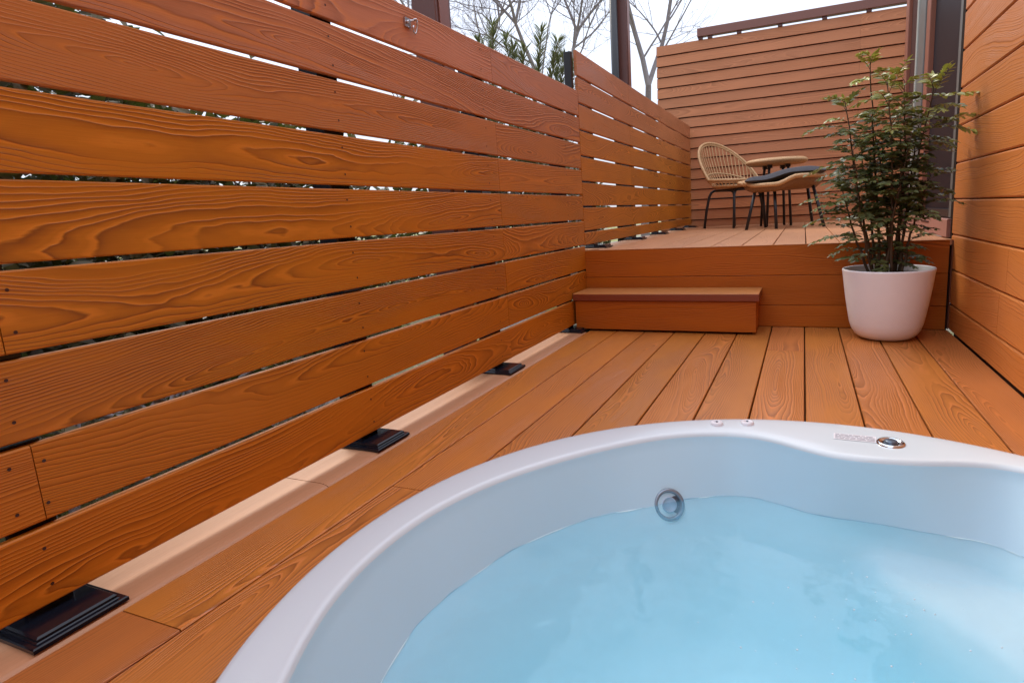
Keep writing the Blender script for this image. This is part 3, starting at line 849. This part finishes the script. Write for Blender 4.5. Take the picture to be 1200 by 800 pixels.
for (tx, ty, fx, fy) in ((-.215, -.14, -.285, -.20), (-.06, -.16, -.05, -.23), (.22, -.12, .30, -.20), (-.16, .15, -.13, .22), (.20, .15, .25, .22)):
    if (tx, ty) == (-.06, -.16): tx, fx = -.07, -.055
    mb = MB(); mb.tube([(tx, ty, .325), (fx, fy, .0)], .0125, 8); mb.build('leg', [M_blackm], ot, local=True)
mb = MB(); NX, NY = 28, 14
def cush(u, v, top):
    x = -.30 + .62 * u; y = -.215 + .43 * v
    e = (1 - abs(2 * u - 1) ** 5) * (1 - abs(2 * v - 1) ** 4)
    q = max(0.0, min(1.0, (x + .16) / .24)); base = .392 + .048 * q * q * (3 - 2 * q) - .012 * max(0, u - .8)
    if u < .04 or u > .96: y *= .93
    return Vector((x, y, base + (.042 if top else -.030) * max(0.0, e) ** .5 + .003 * math.sin(17 * u + 5 * v) * e))
g = {}
for top_ in (0, 1):
    for a_ in range(NX + 1):
        for b_ in range(NY + 1): g[(top_, a_, b_)] = mb.verts([cush(a_ / NX, b_ / NY, top_)])
for top_ in (0, 1):
    for a_ in range(NX):
        for b_ in range(NY):
            f = (g[(top_, a_, b_)], g[(top_, a_ + 1, b_)], g[(top_, a_ + 1, b_ + 1)], g[(top_, a_, b_ + 1)])
            mb.face(f if top_ else f[::-1], None, 0, True)
cu = mb.build('seat_cushion', [M_cush]); cu.location = ot.location; cu.rotation_euler = ot.rotation_euler
tag(cu, 'long charcoal cushion lying on the rattan footstool', 'cushion')

# side table
tb = thing('side_table', 'round rattan side table between the armchair and the plant', 'side table', (.80, 5.80, H), 0.3)
mb = MB(); mb.lathe([(.0, .545), (.235, .545), (.252, .552), (.260, .565), (.260, .580), (.252, .592), (.238, .596), (.0, .592)], (0, 0, 0), 48)
mb.tube([(.252 * math.cos(R(a)), .252 * math.sin(R(a)), .572) for a in range(0, 360, 8)], .016, 8, closed=True)
mb.build('tabletop', [M_rattan], tb, local=True)
for k in range(4):
    a = R(45 + 90 * k)
    mb = MB(); mb.tube([(math.cos(a) * .11, math.sin(a) * .11, .548), (math.cos(a) * .12, math.sin(a) * .12, .49), (math.cos(a) * .15, math.sin(a) * .15, 0)], .012, 8)
    mb.box((math.cos(a) * .11 - .02, math.sin(a) * .11 - .02, .515), (math.cos(a) * .11 + .02, math.sin(a) * .11 + .02, .544))
    mb.build('leg', [M_blackm], tb, local=True)
mb = MB(); mb.tube([(.128 * math.cos(R(a)), .128 * math.sin(R(a)), .33) for a in range(0, 360, 12)], .006, 6, closed=True)
mb.build('leg_ring', [M_blackm], tb, local=True)

# ------------------------------------------------------------------ garden, ground, trees
mb = MB()
xs = [-60, -30, -16, -9, -6, -4, -2.5, -1.5, -.9, -.45, -.30, -.29, 0, 6, 40]
def gz(x, y):
    if x > -.295: return -.66
    return -.14 + max(0, -x - 1.2) * .02 + .03 * math.sin(x * 2.3 + y) * (1 if x < -.5 else 0)
yl = [-30, -12, -6, -3, -2, -1, 0, 1, 2, 3, 4, 5, 6, 8, 10, 14, 20, 40]
gr = {}
for i, x in enumerate(xs):
    for j, y in enumerate(yl): gr[i, j] = mb.verts([(x, y, gz(x, y))])
for i in range(len(xs) - 1):
    for j in range(len(yl) - 1): mb.face((gr[i, j], gr[i + 1, j], gr[i + 1, j + 1], gr[i, j + 1]), None, 0, xs[i] < -1)
tag(mb.build('ground', [M_ground]), 'garden ground of soil, gravel and dry grass beyond the fence', 'ground', kind='structure')

def bare_tree(label, base, lean, height, seed, tr=.09, spread=.55, fork=None, depth=6):
    r = random.Random(seed)
    root = thing('bare_tree', label, 'tree', base, group='bare trees beyond the fence')
    trunk = MB(); crown = MB()
    def grow(p, d, L, rad, lv, mbx):
        n = 5; pts = [p.copy()]; dd = d.copy()
        for k in range(n):
            dd = (dd + Vector((r.uniform(-1, 1), r.uniform(-1, 1), r.uniform(-.3, .6))) * (.07 + .03 * lv)).normalized()
            pts.append(pts[-1] + dd * L / n)
        mbx.tube(pts, [rad * (1 - .42 * k / n) for k in range(n + 1)], max(3, 8 - lv), 0, 0.0, caps=False)
        if lv >= depth or rad < .0016: return
        nb = 2 if lv == 0 else r.choice((2, 3, 3))
        for b in range(nb):
            ax = dd.orthogonal().normalized(); ax.rotate(Matrix.Rotation(b * 2 * math.pi / nb + r.uniform(-.6, .6), 3, dd))
            nd = (dd + ax * r.uniform(spread * .6, spread * 1.25)).normalized()
            nd = (nd + Vector((0, 0, .16))).normalized()
            grow(pts[-1], nd, L * r.uniform(.62, .86), rad * .6 * r.uniform(.8, 1.05), lv + 1, crown)
        for q in range(4 if lv > 0 else 0):  # side twigs
            k = r.randint(1, n - 1)
            ax = dd.orthogonal().normalized(); ax.rotate(Matrix.Rotation(r.uniform(0, 6.28), 3, dd))
            nd = (dd * .8 + ax * r.uniform(.5, 1.0) + Vector((0, 0, .15))).normalized()
            grow(pts[k], nd, L * r.uniform(.45, .7), rad * .38, max(lv + 2, 3), crown)
    grow(Vector(base), Vector(lean).normalized(), height, tr, 0, trunk)
    trunk.build('trunk', [M_bark], root); crown.build('crown', [M_twig], root)
    return root
bare_tree('bare forked tree between the brown rear post and the screen', (-2.0, 12.0, -.1), (.0, 0, 1), 3.2, 5, .10, .50)
bare_tree('bare fine-twigged tree left of the rear brown post', (-3.0, 11.0, -.1), (-.10, 0, 1), 2.6, 21, .08, .75, depth=7)
bare_tree('bare tree seen past the front brown post near the hook', (-5.2, 11.0, -.1), (-.05, 0, 1), 2.9, 8, .08, .6)

def conifer(label, base, shoots, seed):
    r = random.Random(seed)
    root = thing('conifer_shrub', label, 'shrub', base, group='conifer shrubs behind the fence')
    st = MB(); fo = MB()
    for (tip, bow) in shoots:
        b = Vector(base); t = Vector(tip); pts = []
        for k in range(13):
            f = k / 12; p = b.lerp(t, f); p += Vector(bow) * math.sin(math.pi * f); pts.append(p)
        st.tube(pts, [.02 * (1 - .85 * k / 12) for k in range(13)], 6)
        L = (t - b).length
        for k in range(int(L * 300)):
            f = r.uniform(.45, 1.02); f = min(f, .999); i0 = min(11, int(f * 12)); p = pts[i0].lerp(pts[i0 + 1], f * 12 - i0); d = (pts[i0 + 1] - pts[i0]).normalized()
            ax = d.orthogonal().normalized(); ax.rotate(Matrix.Rotation(r.uniform(0, 6.28), 3, d))
            dd = (d * .8 + ax * .75 + Vector((0, 0, .05))).normalized()
            ln = r.uniform(.09, .15) * (1.15 - .35 * f)
            leaflet(fo, p, dd, Vector((0, 0, 1)), ln, .008, r.uniform(0, 1))
    st.build('stem', [M_stem], root); fo.build('foliage', [M_needle], root)
conifer('upright green conifer shoots above the fence right of the hook', (-1.32, 4.5, -.12), [((-1.31, 4.5, 2.14), (-.05, 0, 0)), ((-1.39, 4.4, 2.0), (-.1, 0, 0)), ((-1.20, 4.5, 2.03), (.12, 0, 0)), ((-1.14, 4.5, 1.93), (.16, 0, 0)), ((-1.5, 4.4, 1.95), (-.1, 0, 0))], 3)
conifer('spreading green conifer shoots beside the fence panel change', (-.95, 4.5, -.12), [((-.885, 4.5, 2.02), (-.10, 0, 0)), ((-.75, 4.5, 1.93), (-.12, 0, .0)), ((-.70, 4.5, 1.80), (-.06, 0, .0)), ((-1.0, 4.4, 1.88), (-.08, 0, 0)), ((-.80, 4.6, 1.82), (.0, 0, 0)), ((-.64, 4.5, 1.74), (.02, 0, 0))], 4)

def garden_shrub(label, base, wx, wy, h, seed, n=900, leaf=.05):
    r = random.Random(seed)
    root = thing('garden_shrub', label, 'shrub', base, group='garden shrubs behind the fence gaps')
    st = MB(); fo = MB(); b = Vector(base)
    for k in range(26):
        a = r.uniform(0, 6.28); q = r.uniform(.2, 1.0)
        t = b + Vector((math.cos(a) * wx * q, math.sin(a) * wy * q, h * (1 - .35 * q * q) * r.uniform(.75, 1.06)))
        m_ = b.lerp(t, .5) + Vector((r.uniform(-.1, .1), r.uniform(-.1, .1), .05))
        st.tube([b + Vector((r.uniform(-.5, .5) * wx, r.uniform(-.6, .6) * wy, 0)), m_, t], [.014, .009, .004], 5, caps=False)
    for j in range(n):
        while True:
            p = Vector((r.uniform(-1, 1), r.uniform(-1, 1), r.uniform(0, 1)))
            if p.x ** 2 + p.y ** 2 + (p.z * .97) ** 4 < 1: break
        lump = .86 + .14 * math.sin(p.y * 9 + seed) * math.cos(p.x * 7 + seed * 2)
        p = b + Vector((p.x * wx, p.y * wy, p.z * h * lump))
        d = Vector((r.uniform(-1, 1), r.uniform(-1, 1), r.uniform(-.4, .8)))
        leaflet(fo, p, d, Vector((r.uniform(-1, 1), r.uniform(-1, 1), 1)), leaf * r.uniform(.6, 1.25), leaf * .5, r.random())
    st.build('stem', [M_twig], root); fo.build('foliage', [M_hedge], root)
garden_shrub('dark dry shrub glimpsed through the gaps at the left end of the long fence', (-1.9, .55, -.13), .6, 1.65, 2.75, 31, 13000, .09)
garden_shrub('lower brown shrub behind the left half of the long fence', (-1.9, 2.6, -.13), .5, 1.0, 1.72, 36, 6000, .085)
garden_shrub('low yellow-green shrub close behind the lowest fence gaps', (-.95, 1.1, -.13), .35, .8, .42, 32, 1700, .05)
garden_shrub('brown leafy shrub behind the middle of the long fence', (-1.9, 5.2, -.12), .7, 1.35, 2.3, 33, 7500, .09)
garden_shrub('dark shrub behind the panel change of the fence', (-1.9, 7.3, -.11), .6, .75, 1.75, 34, 3000, .09)
garden_shrub('broad dark shrub farthest back behind the left half of the long fence', (-3.3, 1.2, -.09), .6, 2.0, 2.75, 37, 11000, .11)
garden_shrub('small green shrub by the pale gravel beyond the long fence', (-3.2, 3.6, -.09), .5, .6, .55, 35, 900, .05)

# ------------------------------------------------------------------ world, sun, camera
SUN_EL, SUN_AZ = 44.0, 308.0   # azimuth clockwise from +y : light from behind-left
w = bpy.data.worlds.new('World'); scene.world = w; w.use_nodes = True
nt = w.node_tree; nt.nodes.clear()
out = nt.nodes.new('ShaderNodeOutputWorld')
sky = nt.nodes.new('ShaderNodeTexSky'); sky.sky_type = 'NISHITA'; sky.sun_disc = False
sky.sun_elevation = R(SUN_EL); sky.sun_rotation = R(SUN_AZ)
b1 = nt.nodes.new('ShaderNodeBackground'); nt.links.new(sky.outputs[0], b1.inputs[0]); b1.inputs[1].default_value = .10
tc = nt.nodes.new('ShaderNodeTexCoord')
nz = nt.nodes.new('ShaderNodeTexNoise'); nz.inputs['Scale'].default_value = 2.2; nz.inputs['Detail'].default_value = 5
nt.links.new(tc.outputs['Generated'], nz.inputs['Vector'])
rp = nt.nodes.new('ShaderNodeValToRGB'); nt.links.new(nz.outputs[0], rp.inputs[0])
rp.color_ramp.elements[0].position = .35; rp.color_ramp.elements[0].color = (.78, .84, 1.0, 1)
rp.color_ramp.elements[1].position = .62; rp.color_ramp.elements[1].color = (.91, .975, 1.12, 1)
b2 = nt.nodes.new('ShaderNodeBackground'); nt.links.new(rp.outputs[0], b2.inputs[0])
sx = nt.nodes.new('ShaderNodeSeparateXYZ'); nt.links.new(tc.outputs['Generated'], sx.inputs[0])
mm = nt.nodes.new('ShaderNodeMath'); mm.operation = 'MULTIPLY_ADD'; mm.use_clamp = False; nt.links.new(sx.outputs[2], mm.inputs[0]); mm.inputs[1].default_value = 1.0; mm.inputs[2].default_value = .46
mn = nt.nodes.new('ShaderNodeMath'); mn.operation = 'MAXIMUM'; nt.links.new(mm.outputs[0], mn.inputs[0]); mn.inputs[1].default_value = .30
nt.links.new(mn.outputs[0], b2.inputs[1])
mx = nt.nodes.new('ShaderNodeMixShader'); mx.inputs[0].default_value = .85
nt.links.new(b1.outputs[0], mx.inputs[1]); nt.links.new(b2.outputs[0], mx.inputs[2]); nt.links.new(mx.outputs[0], out.inputs[0])

sl = bpy.data.lights.new('sun', 'SUN'); sl.energy = 1.05; sl.angle = R(20); sl.color = (1.0, .90, .76)
so = bpy.data.objects.new('sun', sl); COL.objects.link(so)
az, el = R(SUN_AZ), R(SUN_EL)
dirv = Vector((math.sin(az) * math.cos(el), math.cos(az) * math.cos(el), math.sin(el)))
so.rotation_euler = dirv.to_track_quat('Z', 'Y').to_euler(); so.location = dirv * 20

f, cx, cy, pitch, yaw, roll, camx, camz = 683.6334, 655.9013, 375.2296, .1761, -.3995, -.0555, 1.036, .6022
cp, sp, cyw, syw = math.cos(pitch), math.sin(pitch), math.cos(yaw), math.sin(yaw)
fwd = Vector((syw * cp, cyw * cp, -sp)); right = Vector((cyw, -syw, 0)); upv = right.cross(fwd)
r2 = right * math.cos(roll) + upv * math.sin(roll); u2 = upv * math.cos(roll) - right * math.sin(roll)
cam = bpy.data.cameras.new('camera'); co = bpy.data.objects.new('camera', cam); COL.objects.link(co)
co.matrix_world = Matrix(((r2.x, u2.x, -fwd.x, camx), (r2.y, u2.y, -fwd.y, 0), (r2.z, u2.z, -fwd.z, camz), (0, 0, 0, 1)))
cam.sensor_fit = 'HORIZONTAL'; cam.sensor_width = 36; cam.lens = f / 1200 * 36
cam.shift_x = (600 - cx) / 1200; cam.shift_y = (cy - 400) / 1200
cam.clip_start = .02; cam.clip_end = 300
scene.camera = co

vs = scene.view_settings
scene.display_settings.display_device = 'sRGB'
vs.view_transform = 'Standard'; vs.look = 'None'; vs.exposure = 0.95; vs.gamma = 1.0; vs.use_curve_mapping = False
scene.render.engine = 'CYCLES'
cy_ = scene.cycles
cy_.use_denoising = True; cy_.max_bounces = 12; cy_.diffuse_bounces = 8; cy_.glossy_bounces = 4; cy_.transparent_max_bounces = 12
cy_.volume_bounces = 0; cy_.caustics_reflective = False; cy_.caustics_refractive = False; cy_.sample_clamp_indirect = 6
